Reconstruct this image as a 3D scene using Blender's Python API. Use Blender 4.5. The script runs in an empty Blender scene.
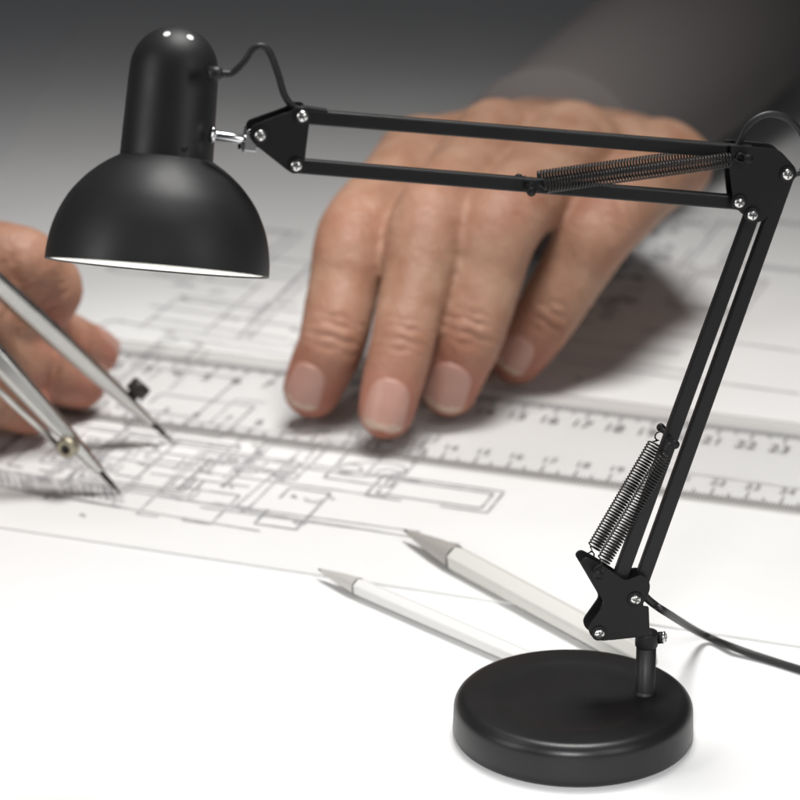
import bpy, bmesh, math, random
import numpy as np
from mathutils import Vector, Matrix, noise
from mathutils.bvhtree import BVHTree

random.seed(7)
R_ = math.radians
sc = bpy.context.scene
COL = sc.collection

# ------------------------------------------------------------------ camera
FOV = R_(14.0)
TAN = math.tan(FOV / 2)
PITCH = R_(20.4)
FW = Vector((0, math.cos(PITCH), -math.sin(PITCH)))
UP = Vector((0, math.sin(PITCH), math.cos(PITCH)))
RT = Vector((1, 0, 0))
D0 = 2.444
BASE_TOP = Vector((0, 0, 0.033))
CAM = BASE_TOP - FW * D0 - RT * ((573.5 - 400) / 400 * TAN * D0) + UP * ((695 - 400) / 400 * TAN * D0)

cam = bpy.data.cameras.new('camera')
cam.sensor_width = 36
cam.angle = FOV
cam.clip_end = 100
cam.clip_start = 0.05
cam_o = bpy.data.objects.new('camera', cam)
COL.objects.link(cam_o)
M3 = Matrix((RT, UP, -FW)).transposed()
cam_o.matrix_world = Matrix.Translation(CAM) @ M3.to_4x4()
sc.camera = cam_o
cam.dof.use_dof = True
cam.dof.focus_distance = 2.40
cam.dof.aperture_fstop = 6.5

def ray(px, py):
    return FW + RT * ((px - 400) / 400 * TAN) - UP * ((py - 400) / 400 * TAN)

def at_z(px, py, z=0.0):
    """point of the real place at height z seen at this place of the photo"""
    r = ray(px, py)
    return CAM + r * ((z - CAM.z) / r.z)

# arm plane of the lamp: vertical, through the post, turned a little
TH = R_(13)
NRM = Vector((math.sin(TH), -math.cos(TH), 0))
EX = Vector((math.cos(TH), math.sin(TH), 0))
POST = at_z(645, 692, 0.033)

def arm(px, py, off=0.0):
    r = ray(px, py)
    p0 = POST + NRM * off
    return CAM + r * ((p0 - CAM).dot(NRM) / r.dot(NRM))

# ------------------------------------------------------------------ materials
def mat(name, color=(0.8, 0.8, 0.8), rough=0.5, metal=0.0, **kw):
    m = bpy.data.materials.new(name)
    m.use_nodes = True
    b = m.node_tree.nodes['Principled BSDF']
    b.inputs['Base Color'].default_value = (*color, 1)
    b.inputs['Roughness'].default_value = rough
    b.inputs['Metallic'].default_value = metal
    for k, v in kw.items():
        b.inputs[k.replace('_', ' ')].default_value = v
    return m

def nodes(m):
    return m.node_tree.nodes, m.node_tree.links, m.node_tree.nodes['Principled BSDF']

def add_bump(m, scale, strength, dist=0.001, detail=3, rough_var=None, col_var=None):
    n, l, b = nodes(m)
    tc = n.new('ShaderNodeTexCoord')
    tx = n.new('ShaderNodeTexNoise')
    tx.inputs['Scale'].default_value = scale
    tx.inputs['Detail'].default_value = detail
    l.new(tc.outputs['Object'], tx.inputs['Vector'])
    bp = n.new('ShaderNodeBump')
    bp.inputs['Strength'].default_value = strength
    bp.inputs['Distance'].default_value = dist
    l.new(tx.outputs['Fac'], bp.inputs['Height'])
    l.new(bp.outputs['Normal'], b.inputs['Normal'])
    if rough_var:
        t2 = n.new('ShaderNodeTexNoise')
        t2.inputs['Scale'].default_value = rough_var[0]
        t2.inputs['Detail'].default_value = 6
        l.new(tc.outputs['Object'], t2.inputs['Vector'])
        mr = n.new('ShaderNodeMapRange')
        mr.inputs['From Min'].default_value = 0.3
        mr.inputs['From Max'].default_value = 0.7
        mr.inputs['To Min'].default_value = rough_var[1]
        mr.inputs['To Max'].default_value = rough_var[2]
        l.new(t2.outputs['Fac'], mr.inputs['Value'])
        l.new(mr.outputs['Result'], b.inputs['Roughness'])
    if col_var:
        t3 = n.new('ShaderNodeTexNoise')
        t3.inputs['Scale'].default_value = col_var[0]
        t3.inputs['Detail'].default_value = 5
        l.new(tc.outputs['Object'], t3.inputs['Vector'])
        cr = n.new('ShaderNodeValToRGB')
        cr.color_ramp.elements[0].position = 0.35
        cr.color_ramp.elements[1].position = 0.65
        cr.color_ramp.elements[0].color = (*col_var[1], 1)
        cr.color_ramp.elements[1].color = (*col_var[2], 1)
        l.new(t3.outputs['Fac'], cr.inputs['Fac'])
        l.new(cr.outputs['Color'], b.inputs['Base Color'])
    return m

M_BLACK = add_bump(mat('black_powder_coat', (0.013, 0.013, 0.0135), 0.5), 900, 0.16, 0.0003, 2, (30, 0.45, 0.54))
M_BASE = add_bump(mat('black_base_enamel', (0.010, 0.010, 0.0103), 0.36), 700, 0.14, 0.0003, 2, (24, 0.33, 0.39))
M_STEEL_BLACK = add_bump(mat('black_pressed_steel', (0.0065, 0.0065, 0.0068), 0.5), 800, 0.1, 0.0003, 2, (20, 0.48, 0.6))
M_TUBE = add_bump(mat('black_square_tube', (0.010, 0.010, 0.0103), 0.45), 800, 0.1, 0.0003, 2, (18, 0.34, 0.48))
for m_ in (M_BASE, M_BLACK):
    m_.node_tree.nodes['Principled BSDF'].inputs['Specular IOR Level'].default_value = 0.38
for m_ in (M_STEEL_BLACK, M_TUBE):
    m_.node_tree.nodes['Principled BSDF'].inputs['Specular IOR Level'].default_value = 0.3
M_CORD = mat('black_cord_rubber', (0.011, 0.011, 0.011), 0.5)
M_SPRING = mat('dark_spring_wire', (0.035, 0.033, 0.032), 0.38, 0.6)
M_ZINC = add_bump(mat('zinc_plate', (0.75, 0.74, 0.72), 0.28, 1.0), 400, 0.15, 0.0004)
M_SLOT_SHADE = mat('screw_slot_shade', (0.12, 0.12, 0.12), 0.6, 0.5)  # dark colour standing in for the shade in the screw slots
M_CHROME = mat('chrome', (0.80, 0.80, 0.81), 0.16, 1.0)
M_WHITE_IN = mat('white_enamel_lining', (0.86, 0.86, 0.85), 0.35)
M_VENT_LIGHT = mat('painted_vent_light', (0.85, 0.85, 0.83), 0.4)  # white paint standing in for light through the vents
M_BULB = mat('lit_bulb', (0.9, 0.9, 0.88), 0.4)
n_, l_, b_ = nodes(M_BULB)
b_.inputs['Emission Color'].default_value = (1, 0.95, 0.88, 1)
b_.inputs['Emission Strength'].default_value = 9.0
M_CERAMIC = mat('white_ceramic', (0.8, 0.79, 0.76), 0.3)

M_TABLE = add_bump(mat('white_table_top', (0.80, 0.80, 0.80), 0.55), 60, 0.05, 0.0005, 4, None, (3, (0.79, 0.79, 0.785), (0.81, 0.81, 0.81)))
M_PAPER = add_bump(mat('drawing_paper', (0.78, 0.775, 0.76), 0.8), 220, 0.25, 0.0008, 6, None, (5, (0.755, 0.75, 0.735), (0.79, 0.785, 0.775)))
M_INK = add_bump(mat('graphite_line', (0.26, 0.25, 0.26), 0.8), 100, 0.1, 0.0005, 3, None, (60, (0.26, 0.255, 0.26), (0.50, 0.49, 0.49)))
M_INKF = add_bump(mat('faint_graphite_line', (0.5, 0.49, 0.49), 0.8), 100, 0.1, 0.0005, 3, None, (60, (0.38, 0.37, 0.38), (0.60, 0.59, 0.59)))
M_HATCH = add_bump(mat('grey_hatched_fill', (0.40, 0.39, 0.39), 0.8), 100, 0.1, 0.0005, 3, None, (40, (0.3, 0.29, 0.29), (0.52, 0.51, 0.51)))
M_TICK = mat('ruler_fine_print', (0.10, 0.095, 0.10), 0.6)
M_MARK = mat('ruler_print', (0.045, 0.042, 0.05), 0.6)

def clear_mat(name, tint, body, fac):
    m = mat(name, tint, 0.12)
    n, l, b = nodes(m)
    b.inputs['Base Color'].default_value = (*body, 1)
    b.inputs['Roughness'].default_value = 0.15
    tr = n.new('ShaderNodeBsdfTransparent')
    tr.inputs['Color'].default_value = (*tint, 1)
    mx = n.new('ShaderNodeMixShader')
    mx.inputs['Fac'].default_value = fac
    l.new(tr.outputs[0], mx.inputs[1])
    l.new(b.outputs[0], mx.inputs[2])
    l.new(mx.outputs[0], n['Material Output'].inputs['Surface'])
    return m
M_RULER = clear_mat('clear_plastic', (0.975, 0.975, 0.975), (0.80, 0.79, 0.78), 0.11)
M_RULER_EDGE = clear_mat('plastic_edge', (0.88, 0.87, 0.86), (0.50, 0.48, 0.46), 0.22)

M_BAR = add_bump(mat('satin_nickel', (0.66, 0.65, 0.62), 0.30, 1.0), 150, 0.12, 0.0005, 3, (30, 0.24, 0.38))
M_DARKMETAL = mat('dark_metal', (0.05, 0.045, 0.04), 0.4, 0.7)
M_BRASS = mat('dull_brass', (0.42, 0.38, 0.29), 0.45, 0.9)
M_PENCIL = add_bump(mat('pale_lacquer', (0.66, 0.65, 0.61), 0.5), 60, 0.05)
M_PENCIL2 = add_bump(mat('pale_grey_lacquer', (0.73, 0.725, 0.71), 0.55), 60, 0.05)
M_PALETIP = mat('pale_metal_tip', (0.62, 0.60, 0.57), 0.5, 0.3)
M_WOODTIP = mat('grey_metal_tip', (0.46, 0.44, 0.41), 0.5, 0.3)

M_FADE_SLEEVE = add_bump(mat('fade_grey_cloth', (0.135, 0.122, 0.118), 0.95), 160, 0.5, 0.003)  # cloth of the added sleeve, grey tuned to sink into the dark background
def skin_mat(name, base, red):
    m = mat(name, base, 0.5)
    n, l, b = nodes(m)
    b.inputs['Subsurface Weight'].default_value = 0.18
    b.inputs['Subsurface Radius'].default_value = (0.03, 0.012, 0.006)
    b.inputs['Subsurface Scale'].default_value = 0.5
    b.inputs['Specular IOR Level'].default_value = 0.28
    tc = n.new('ShaderNodeTexCoord')
    at = n.new('ShaderNodeAttribute'); at.attribute_name = 'redness'
    nz = n.new('ShaderNodeTexNoise'); nz.inputs['Scale'].default_value = 28; nz.inputs['Detail'].default_value = 6
    l.new(tc.outputs['Object'], nz.inputs['Vector'])
    cr = n.new('ShaderNodeValToRGB')
    cr.color_ramp.elements[0].position = 0.3; cr.color_ramp.elements[1].position = 0.7
    cr.color_ramp.elements[0].color = (base[0] * 0.82, base[1] * 0.70, base[2] * 0.64, 1)
    cr.color_ramp.elements[1].color = (min(1, base[0] * 1.12), base[1] * 1.16, base[2] * 1.18, 1)
    l.new(nz.outputs['Fac'], cr.inputs['Fac'])
    mx = n.new('ShaderNodeMixRGB'); mx.blend_type = 'MIX'
    mx.inputs['Color2'].default_value = (*red, 1)
    l.new(at.outputs['Fac'], mx.inputs['Fac'])
    l.new(cr.outputs['Color'], mx.inputs['Color1'])
    l.new(mx.outputs['Color'], b.inputs['Base Color'])
    # fine skin relief
    vo = n.new('ShaderNodeTexVoronoi'); vo.inputs['Scale'].default_value = 260
    l.new(tc.outputs['Object'], vo.inputs['Vector'])
    n2 = n.new('ShaderNodeTexNoise'); n2.inputs['Scale'].default_value = 90; n2.inputs['Detail'].default_value = 6
    l.new(tc.outputs['Object'], n2.inputs['Vector'])
    ad = n.new('ShaderNodeMath'); ad.operation = 'MULTIPLY_ADD'
    ad.inputs[1].default_value = 0.35
    l.new(vo.outputs['Distance'], ad.inputs[0]); l.new(n2.outputs['Fac'], ad.inputs[2])
    bp = n.new('ShaderNodeBump'); bp.inputs['Strength'].default_value = 0.5; bp.inputs['Distance'].default_value = 0.003
    l.new(ad.outputs[0], bp.inputs['Height']); l.new(bp.outputs['Normal'], b.inputs['Normal'])
    return m
M_SKIN = skin_mat('skin', (0.375, 0.222, 0.150), (0.42, 0.150, 0.108))
M_NAIL = mat('nail', (0.48, 0.265, 0.21), 0.38)
M_NAILTIP = mat('nail_free_edge', (0.56, 0.40, 0.31), 0.4)

# ------------------------------------------------------------------ mesh helpers
def link(name, verts, faces, mats, parent=None, smooth=True, fmat=None, bevel=0, auto=None):
    me = bpy.data.meshes.new(name)
    me.from_pydata([tuple(v) for v in verts], [], faces)
    bm = bmesh.new(); bm.from_mesh(me)
    bmesh.ops.recalc_face_normals(bm, faces=bm.faces)
    bm.to_mesh(me); bm.free()
    ms = mats if isinstance(mats, (list, tuple)) else [mats]
    for m in ms:
        me.materials.append(m)
    if fmat:
        for p, k in zip(me.polygons, fmat):
            p.material_index = k
    for p in me.polygons:
        p.use_smooth = smooth
    o = bpy.data.objects.new(name, me)
    COL.objects.link(o)
    if parent is not None:
        o.parent = parent
        o.matrix_parent_inverse = parent.matrix_world.inverted()
    if bevel:
        b = o.modifiers.new('bevel', 'BEVEL')
        b.width = bevel; b.segments = 2; b.limit_method = 'ANGLE'; b.angle_limit = R_(35)
        b.harden_normals = False
    return o

def thing(name, label, cat, loc, group=None):
    o = bpy.data.objects.new(name, None)
    COL.objects.link(o)
    o.location = loc
    o.empty_display_size = 0.05
    bpy.context.view_layer.update()
    o['label'] = label; o['category'] = cat
    if group: o['group'] = group
    return o

class MB:
    def __init__(self):
        self.v = []; self.f = []; self.m = []
    def add(self, v, f, k=0):
        b = len(self.v)
        self.v += [Vector(x) for x in v]
        self.f += [[i + b for i in q] for q in f]
        self.m += [k] * len(f)
        return self
    def build(self, name, mats, parent=None, smooth=True, bevel=0):
        return link(name, self.v, self.f, mats, parent, smooth, self.m, bevel)

def frames(pts):
    P = [Vector(p) for p in pts]
    T = []
    for i in range(len(P)):
        a = P[max(0, i - 1)]; b = P[min(len(P) - 1, i + 1)]
        T.append((b - a).normalized())
    n = T[0].orthogonal().normalized()
    out = []
    for i, t in enumerate(T):
        n = (n - t * n.dot(t))
        n = n.normalized() if n.length > 1e-9 else t.orthogonal().normalized()
        out.append((P[i], t, n, t.cross(n)))
    return out

def tube(pts, rad, sides=10, caps=True):
    fr = frames(pts)
    v = []; f = []
    for i, (p, t, n, b) in enumerate(fr):
        r = rad[i] if isinstance(rad, (list, tuple)) else rad
        for k in range(sides):
            a = 2 * math.pi * k / sides
            v.append(p + n * (r * math.cos(a)) + b * (r * math.sin(a)))
    for i in range(len(fr) - 1):
        for k in range(sides):
            k2 = (k + 1) % sides
            f.append([i * sides + k, i * sides + k2, (i + 1) * sides + k2, (i + 1) * sides + k])
    if caps:
        f.append(list(range(sides))[::-1])
        f.append([(len(fr) - 1) * sides + k for k in range(sides)])
    return v, f

def catmull(P, n=8):
    P = [Vector(p) for p in P]
    Q = [P[0] * 2 - P[1]] + P + [P[-1] * 2 - P[-2]]
    out = []
    for i in range(1, len(Q) - 2):
        a, b, c, d = Q[i - 1:i + 3]
        for k in range(n):
            t = k / n
            out.append(0.5 * ((2 * b) + (c - a) * t + (2 * a - 5 * b + 4 * c - d) * t * t + (3 * b - a - 3 * c + d) * t ** 3))
    out.append(P[-1])
    return out

def lathe(profile, origin, axis, sides=64, close=False):
    """profile: list of (t along axis, radius)"""
    a = Vector(axis).normalized(); n = a.orthogonal().normalized(); b = a.cross(n)
    v = []; f = []; rows = []
    for t, r in profile:
        if r < 1e-7:
            rows.append([len(v)]); v.append(Vector(origin) + a * t)
        else:
            rows.append(list(range(len(v), len(v) + sides)))
            for k in range(sides):
                g = 2 * math.pi * k / sides
                v.append(Vector(origin) + a * t + n * (r * math.cos(g)) + b * (r * math.sin(g)))
    pairs = list(zip(rows, rows[1:])) + ([(rows[-1], rows[0])] if close else [])
    for A, B in pairs:
        for k in range(sides):
            k2 = (k + 1) % sides
            if len(A) == 1 and len(B) == 1: continue
            if len(A) == 1: f.append([A[0], B[k], B[k2]])
            elif len(B) == 1: f.append([A[k], A[k2], B[0]])
            else: f.append([A[k], A[k2], B[k2], B[k]])
    return v, f

def arc(c, r, a0, a1, n):
    return [(c[0] + r * math.cos(a0 + (a1 - a0) * i / n), c[1] + r * math.sin(a0 + (a1 - a0) * i / n)) for i in range(n + 1)]

def box_between(p, q, wdir, w, ddir, d):
    p = Vector(p); q = Vector(q)
    v = []
    for e in (p, q):
        for sw, sd in ((-1, -1), (1, -1), (1, 1), (-1, 1)):
            v.append(e + wdir * (sw * w / 2) + ddir * (sd * d / 2))
    return v, [[0, 3, 2, 1], [4, 5, 6, 7], [0, 1, 5, 4], [1, 2, 6, 5], [2, 3, 7, 6], [3, 0, 4, 7]]

def prism(poly, depth_vec):
    n = len(poly)
    v = [Vector(p) for p in poly] + [Vector(p) + depth_vec for p in poly]
    f = [list(range(n)), list(range(2 * n - 1, n - 1, -1))]
    for i in range(n):
        j = (i + 1) % n
        f.append([i, j, n + j, n + i])
    return v, f

def round_poly(pts, r, n=5):
    """round the corners of a 2-D polygon, radius r each (number or list)"""
    out = []
    N = len(pts)
    for i in range(N):
        p = Vector(pts[i]); a = Vector(pts[i - 1]); b = Vector(pts[(i + 1) % N])
        rr = r[i] if isinstance(r, (list, tuple)) else r
        u = (a - p); w = (b - p)
        rr = min(rr, u.length * 0.48, w.length * 0.48)
        s = p + u.normalized() * rr; e = p + w.normalized() * rr
        for k in range(n + 1):
            t = k / n
            out.append(s * (1 - t) ** 2 + p * (2 * t * (1 - t)) + e * t * t)
    return out

# ------------------------------------------------------------------ setting
def sheet(name, pts, z0, z1, m, parent=None):
    v = [Vector((p.x, p.y, z0)) for p in pts] + [Vector((p.x, p.y, z1)) for p in pts]
    n = len(pts)
    f = [list(range(n)), list(range(n, 2 * n))]
    for i in range(n):
        f.append([i, (i + 1) % n, n + (i + 1) % n, n + i])
    return v, f

tv, tf = sheet('t', [Vector((-3, -2.6, 0)), Vector((3, -2.6, 0)), Vector((3, 4.5, 0)), Vector((-3, 4.5, 0))], -0.04, 0.0, M_TABLE)
table = link('table_top', tv, tf, M_TABLE, None, False)
table['kind'] = 'structure'

# ------------------------------------------------------------------ drawing sheet with its plan
A = at_z(-160, 505); B = at_z(960, 672)
back = Vector((0.05, 2.3, 0))
sp = [A, B, B + back, A + back]
paper = MB()
# gently rippled sheet: a grid
NX, NY = 60, 60
gv = []
def paper_z(p):
    return 0.0016 + 0.0012 * (0.5 + 0.5 * noise.noise(Vector((p.x * 2.2, p.y * 2.2, 0.3))))
for j in range(NY + 1):
    for i in range(NX + 1):
        u = i / NX; w = j / NY
        p = A.lerp(B, u) + back * w
        gv.append(Vector((p.x, p.y, paper_z(p))))
gf = [[j * (NX + 1) + i, j * (NX + 1) + i + 1, (j + 1) * (NX + 1) + i + 1, (j + 1) * (NX + 1) + i] for j in range(NY) for i in range(NX)]
paper.add(gv, gf, 0)
# rim down to the table so that the sheet has an edge
rim = [i for i in range(NX + 1)]
b0 = len(gv)
paper.add([gv[i] for i in rim] + [Vector((gv[i].x, gv[i].y, 0.0003)) for i in rim],
          [[i, i + 1, NX + 2 + i, NX + 1 + i] for i in range(NX)], 0)

def stroke(mb, pts, w, k, closed=False):
    """a drawn line: narrow strip lying on the paper"""
    P = []
    for p, q in zip(pts, pts[1:]):
        n = max(1, int((q - p).length / 0.05))
        P += [p.lerp(q, i / n) for i in range(n)]
    P.append(pts[-1])
    v = []
    for i, p in enumerate(P):
        t = (P[min(i + 1, len(P) - 1)] - P[max(i - 1, 0)]); t.z = 0
        t = t.normalized() if t.length > 0 else Vector((1, 0, 0))
        s = Vector((-t.y, t.x, 0)) * (w / 2)
        for q in (p + s, p - s):
            v.append(Vector((q.x, q.y, paper_z(q) + 0.0007)))
    f = [[2 * i, 2 * i + 1, 2 * i + 3, 2 * i + 2] for i in range(len(P) - 1)]
    mb.add(v, f, k)

def G(*pp):
    return [at_z(pp[i], pp[i + 1], 0.002) for i in range(0, len(pp), 2)]

W1, W2, W3 = 0.0025, 0.0044, 0.0075
L = [  # photographed plan lines: (points, width, ink)
    (G(139, 418, 67, 480), W2, 1), (G(180, 441, 112, 500), W1, 1), (G(0, 453, 48, 412), W3, 1),
    (G(-40, 462, 0, 471, 130, 492), W2, 1), (G(-40, 478, 0, 487, 120, 508), W2, 1),
    (G(212, 459, 178, 491), W2, 1), (G(262, 453, 222, 488), W2, 1), (G(300, 452, 230, 512), W1, 2),
    (G(67, 480, 45, 500), W2, 1),
    
    (G(130, 492, 300, 520, 460, 545), W1, 2), (G(120, 508, 260, 532), W1, 2),
    (G(95, 456, 240, 478, 330, 490), W1, 2), (G(169, 444, 230, 453, 420, 482), W1, 2),
    (G(268, 442, 236, 474), W1, 1), (G(209, 452, 170, 486), W1, 2),
    # behind the ruler
    (G(120, 322, 285, 347, 520, 378), W1, 2), (G(150, 318, 290, 340), W1, 2), (G(165, 336, 292, 356), W1, 2),
    (G(238, 338, 310, 266), W2, 2), (G(248, 339, 318, 270), W1, 2), (G(139, 329, 176, 300), W1, 2),
    (G(176, 300, 210, 304, 262, 312), W1, 2), (G(200, 250, 330, 266), W1, 2), (G(160, 262, 300, 281), W1, 2),
    (G(262, 312, 300, 276), W1, 2), (G(205, 333, 262, 283), W1, 2),
    # seen through and beside the ruler
    (G(162, 344, 120, 378), W1, 2), (G(208, 352, 168, 392), W1, 2), (G(96, 404, 140, 366, 168, 345), W1, 2),
    (G(520, 332, 580, 342, 680, 354), W1, 2), (G(640, 330, 800, 352), W1, 2),
    (G(420, 372, 470, 328), W1, 2), (G(365, 372, 384, 300), W1, 2),
    (G(520, 300, 470, 345), W1, 2), (G(660, 470, 800, 490), W1, 2),
]
for p, w, k in L:
    stroke(paper, p, w, k)
# hatched wall of the plan
for i in range(22):
    x = -30 + i * 7
    stroke(paper, G(x, 466 + (x + 30) * 0.15, x + 5, 481 + (x + 30) * 0.15), W2, 1 if i % 3 else 2)
hb = G(27, 476, 62, 482, 56, 498, 22, 491)
paper.add([Vector((p.x, p.y, paper_z(p) + 0.0004)) for p in hb], [[0, 1, 2, 3]], 3)
# a drawn oval and door swings
def oval(cx, cy, rx, ry, w, k, a0=0, a1=2 * math.pi):
    stroke(paper, [at_z(cx + rx * math.cos(a0 + (a1 - a0) * i / 28), cy + ry * math.sin(a0 + (a1 - a0) * i / 28), 0.002) for i in range(29)], w, k)
oval(368, 470, 38, 7, W1, 2); oval(350, 469, 12, 4, W1, 2); oval(388, 474, 12, 4, W1, 2)
oval(180, 489, 20, 12, W1, 2, 0, 1.7); oval(120, 330, 22, 9, W1, 2, 3.2, 4.9)
# small lettering: unreadable pencil squiggles
def squiggle(px, py, w, h, n, k, wd=W1):
    pts = []
    for i in range(n):
        pts.append(at_z(px + w * i / n + random.uniform(-1, 1) * w / n, py + 0.13 * w * i / n + random.uniform(-h, h), 0.002))
    stroke(paper, catmull(pts, 3), wd, k)
for px, py, w, h, n, k in [(146, 446, 14, 3, 9, 1), (225, 462, 12, 3, 8, 2), (255, 470, 16, 3, 9, 2), (200, 472, 10, 3, 8, 2),
                           (292, 466, 14, 3, 8, 2), (306, 500, 16, 3, 8, 2), (180, 284, 12, 2, 8, 2), (208, 292, 20, 2, 9, 2),
                           (226, 318, 18, 2, 9, 2), (560, 335, 10, 3, 6, 1), (575, 378, 8, 3, 5, 2),
                           (290, 330, 14, 2, 8, 1), (292, 343, 16, 2, 9, 1), (362, 362, 12, 3, 7, 2), (360, 384, 14, 3, 7, 1)]:
    squiggle(px, py, w, h, n, k)
# handwritten notes beyond the little finger
for i in range(12):
    py = 198 + i * 11.0 + random.uniform(-2, 2)
    px = 676 - i * 9.0 + random.uniform(-4, 4)
    squiggle(px - 14, py, random.uniform(14, 28), random.uniform(2.5, 4.5), random.randint(7, 11), 1, W2 if i % 3 else W3)
    if random.random() < 0.75:
        squiggle(px + random.uniform(14, 24), py + random.uniform(1, 6), random.uniform(8, 22), 3, random.randint(4, 9), random.choice((1, 2)), W2)
    if random.random() < 0.5:
        oval(px + random.uniform(4, 30), py + random.uniform(-4, 4), random.uniform(3, 6), random.uniform(2, 3.5), W2, random.choice((1, 2)))
    if i % 4 == 1:
        stroke(paper, G(px + 6, py + 5, px + 40, py + random.uniform(4, 9)), W2, 1)
# fainter construction lines and room outlines of the plan
for k in range(8):
    x = -40 + k * 27 + random.uniform(-6, 6)
    y0 = 452 + 0.14 * x * 0.35 + random.uniform(-2, 6)
    ln = random.uniform(8, 26)
    stroke(paper, G(x + 150, y0, x + 150 - ln, y0 + ln * 0.92), W1, 2)
for y0, x0, x1 in ((452, 150, 262), (461, 196, 300), (474, 150, 250), (496, 150, 420), (508, 200, 380), (258, 190, 330), (272, 150, 262), (296, 180, 300), (306, 150, 250), (352, 540, 690), (362, 560, 800)):
    stroke(paper, G(x0, y0, x1, y0 + (x1 - x0) * 0.135), W1, 2)
# rooms of the plan: double-line walls with door gaps, laid out on the sheet's own axes
pu = (at_z(300, 470) - at_z(100, 442)).normalized()
pv_ = (at_z(135, 422) - at_z(67, 480)).normalized()
def room(o, a, b, w, k, dbl):
    for g in ((0.0, 1.0),) if not dbl else ((0.0, 1.0), (0.008, 1.0)):
        c = [o + pu * g[0] + pv_ * g[0], o + pu * (a - g[0]) + pv_ * g[0], o + pu * (a - g[0]) + pv_ * (b - g[0]), o + pu * g[0] + pv_ * (b - g[0])]
        gap = random.randint(0, 3)
        for q in range(4):
            p0, p1 = c[q], c[(q + 1) % 4]
            if q == gap:
                stroke(paper, [p0, p0.lerp(p1, 0.3)], w, k); stroke(paper, [p0.lerp(p1, 0.62), p1], w, k)
            else:
                stroke(paper, [p0, p1], w, k)
for n in range(17):
    o_ = at_z(random.uniform(-20, 400), random.uniform(446, 525), 0.002)
    room(o_, random.uniform(0.03, 0.12), random.uniform(0.05, 0.13), W1, random.choice((1, 2, 2)), n % 3 == 0)
for n in range(7):
    o_ = at_z(random.uniform(90, 250) if n % 3 else random.uniform(660, 800), random.uniform(262, 350), 0.002)
    room(o_, random.uniform(0.04, 0.13), random.uniform(0.06, 0.2), W1, 2, n % 3 == 0)
for n in range(4):
    o_ = at_z(random.uniform(100, 290), random.uniform(352, 430), 0.002)
    room(o_, random.uniform(0.04, 0.10), random.uniform(0.06, 0.12), W1, random.choice((1, 2)), False)
for n in range(20):
    squiggle(random.uniform(70, 330), random.uniform(444, 530), random.uniform(5, 12), 1.6, random.randint(4, 7), random.choice((1, 2)), W1)
for n in range(8):
    squiggle(random.uniform(140, 300), random.uniform(262, 345), random.uniform(6, 14), 1.5, random.randint(4, 7), 2, W1)
sheet_o = paper.build('drawing_sheet', [M_PAPER, M_INK, M_INKF, M_HATCH], None, False)
sheet_o['label'] = 'large white sheet of drafting paper with a pencilled floor plan under the ruler'
sheet_o['category'] = 'drawing'

# ------------------------------------------------------------------ ruler
tl = at_z(28, 326, 0.012); tr = at_z(1010, 441, 0.012)
bl = at_z(16, 399, 0.012); br = at_z(1010, 537, 0.012)
# make it a true straight-sided rule: axis along the mean of both edges
axr = ((tr - tl).normalized() + (br - bl).normalized()).normalized()
sdr = Vector((axr.y, -axr.x, 0))          # towards the viewer
c0 = (tl + bl) / 2
wid = 0.5 * (abs((bl - tl).dot(sdr)) + abs((br - tr).dot(sdr)))
LEN = (tr - tl).length
def RP(s, u, z):                           # s along, u across (0 back .. 1 front)
    return Vector((0, 0, 0)) + Vector((c0.x, c0.y, 0)) + axr * s + sdr * ((u - 0.5) * wid) + Vector((0, 0, z))
rz0, rz1 = 0.0042, 0.0115
cs = [(0.0, rz0), (0.0, rz0 + 0.003), (0.09, rz1), (0.80, rz1), (0.975, rz0 + 0.004), (1.0, rz0 + 0.003), (1.0, rz0)]
rul = MB()
NS = 24
v = []
for i in range(NS + 1):
    for u, z in cs:
        v.append(RP(LEN * i / NS, u, z))
nc = len(cs)
f = []; km = []
for i in range(NS):
    for k in range(nc):
        k2 = (k + 1) % nc
        f.append([i * nc + k, i * nc + k2, (i + 1) * nc + k2, (i + 1) * nc + k])
        km.append(1 if k in (0, 1, 4, 5) else 0)
f.append(list(range(nc))); km.append(1)
f.append([NS * nc + k for k in range(nc)]); km.append(1)
rul.v = v; rul.f = f; rul.m = km
# graduations and figures
def bar(s, u0, u1, w, k=2):
    zz = lambda u: rz0 - 0.0003
    n = 3
    q = []
    for i in range(n + 1):
        u = u0 + (u1 - u0) * i / n
        q += [RP(s - w / 2, u, zz(u)), RP(s + w / 2, u, zz(u))]
    rul.add(q, [[2 * i, 2 * i + 1, 2 * i + 3, 2 * i + 2] for i in range(n)], k)
CM = 0.0318
def text_mesh(txt, size):
    cu = bpy.data.curves.new('t', 'FONT'); cu.body = txt; cu.size = size
    cu.align_x = 'CENTER'; cu.align_y = 'CENTER'
    o = bpy.data.objects.new('t', cu); COL.objects.link(o)
    bpy.context.view_layer.update()
    dg = bpy.context.evaluated_depsgraph_get()
    me = bpy.data.meshes.new_from_object(o.evaluated_get(dg))
    vs = [x.co.copy() for x in me.vertices]; fs = [list(p.vertices) for p in me.polygons]
    bpy.data.objects.remove(o); bpy.data.curves.remove(cu); bpy.data.meshes.remove(me)
    return vs, fs
nmax = int(LEN / CM)
for i in range(nmax):
    s0 = 0.02 + i * CM
    for j in range(10):
        s = s0 + j * CM / 10
        ln = 0.12 if j == 0 else (0.085 if j == 5 else 0.055)
        bar(s, 0.10, 0.10 + ln, 0.0015, 4)
        bar(s, 0.965 - ln * 1.1, 0.965, 0.0015, 4)
    vs, fs = text_mesh(str(i), 0.021)
    rul.add([RP(s0 + q.x, 0.30, rz0 - 0.0003) - sdr * q.y * 1.25 for q in vs], fs, 2)
    vs, fs = text_mesh(str(i), 0.015)
    rul.add([RP(s0 + q.x, 0.77, rz0 - 0.0003) - sdr * q.y * 1.25 for q in vs], fs, 4)
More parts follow.
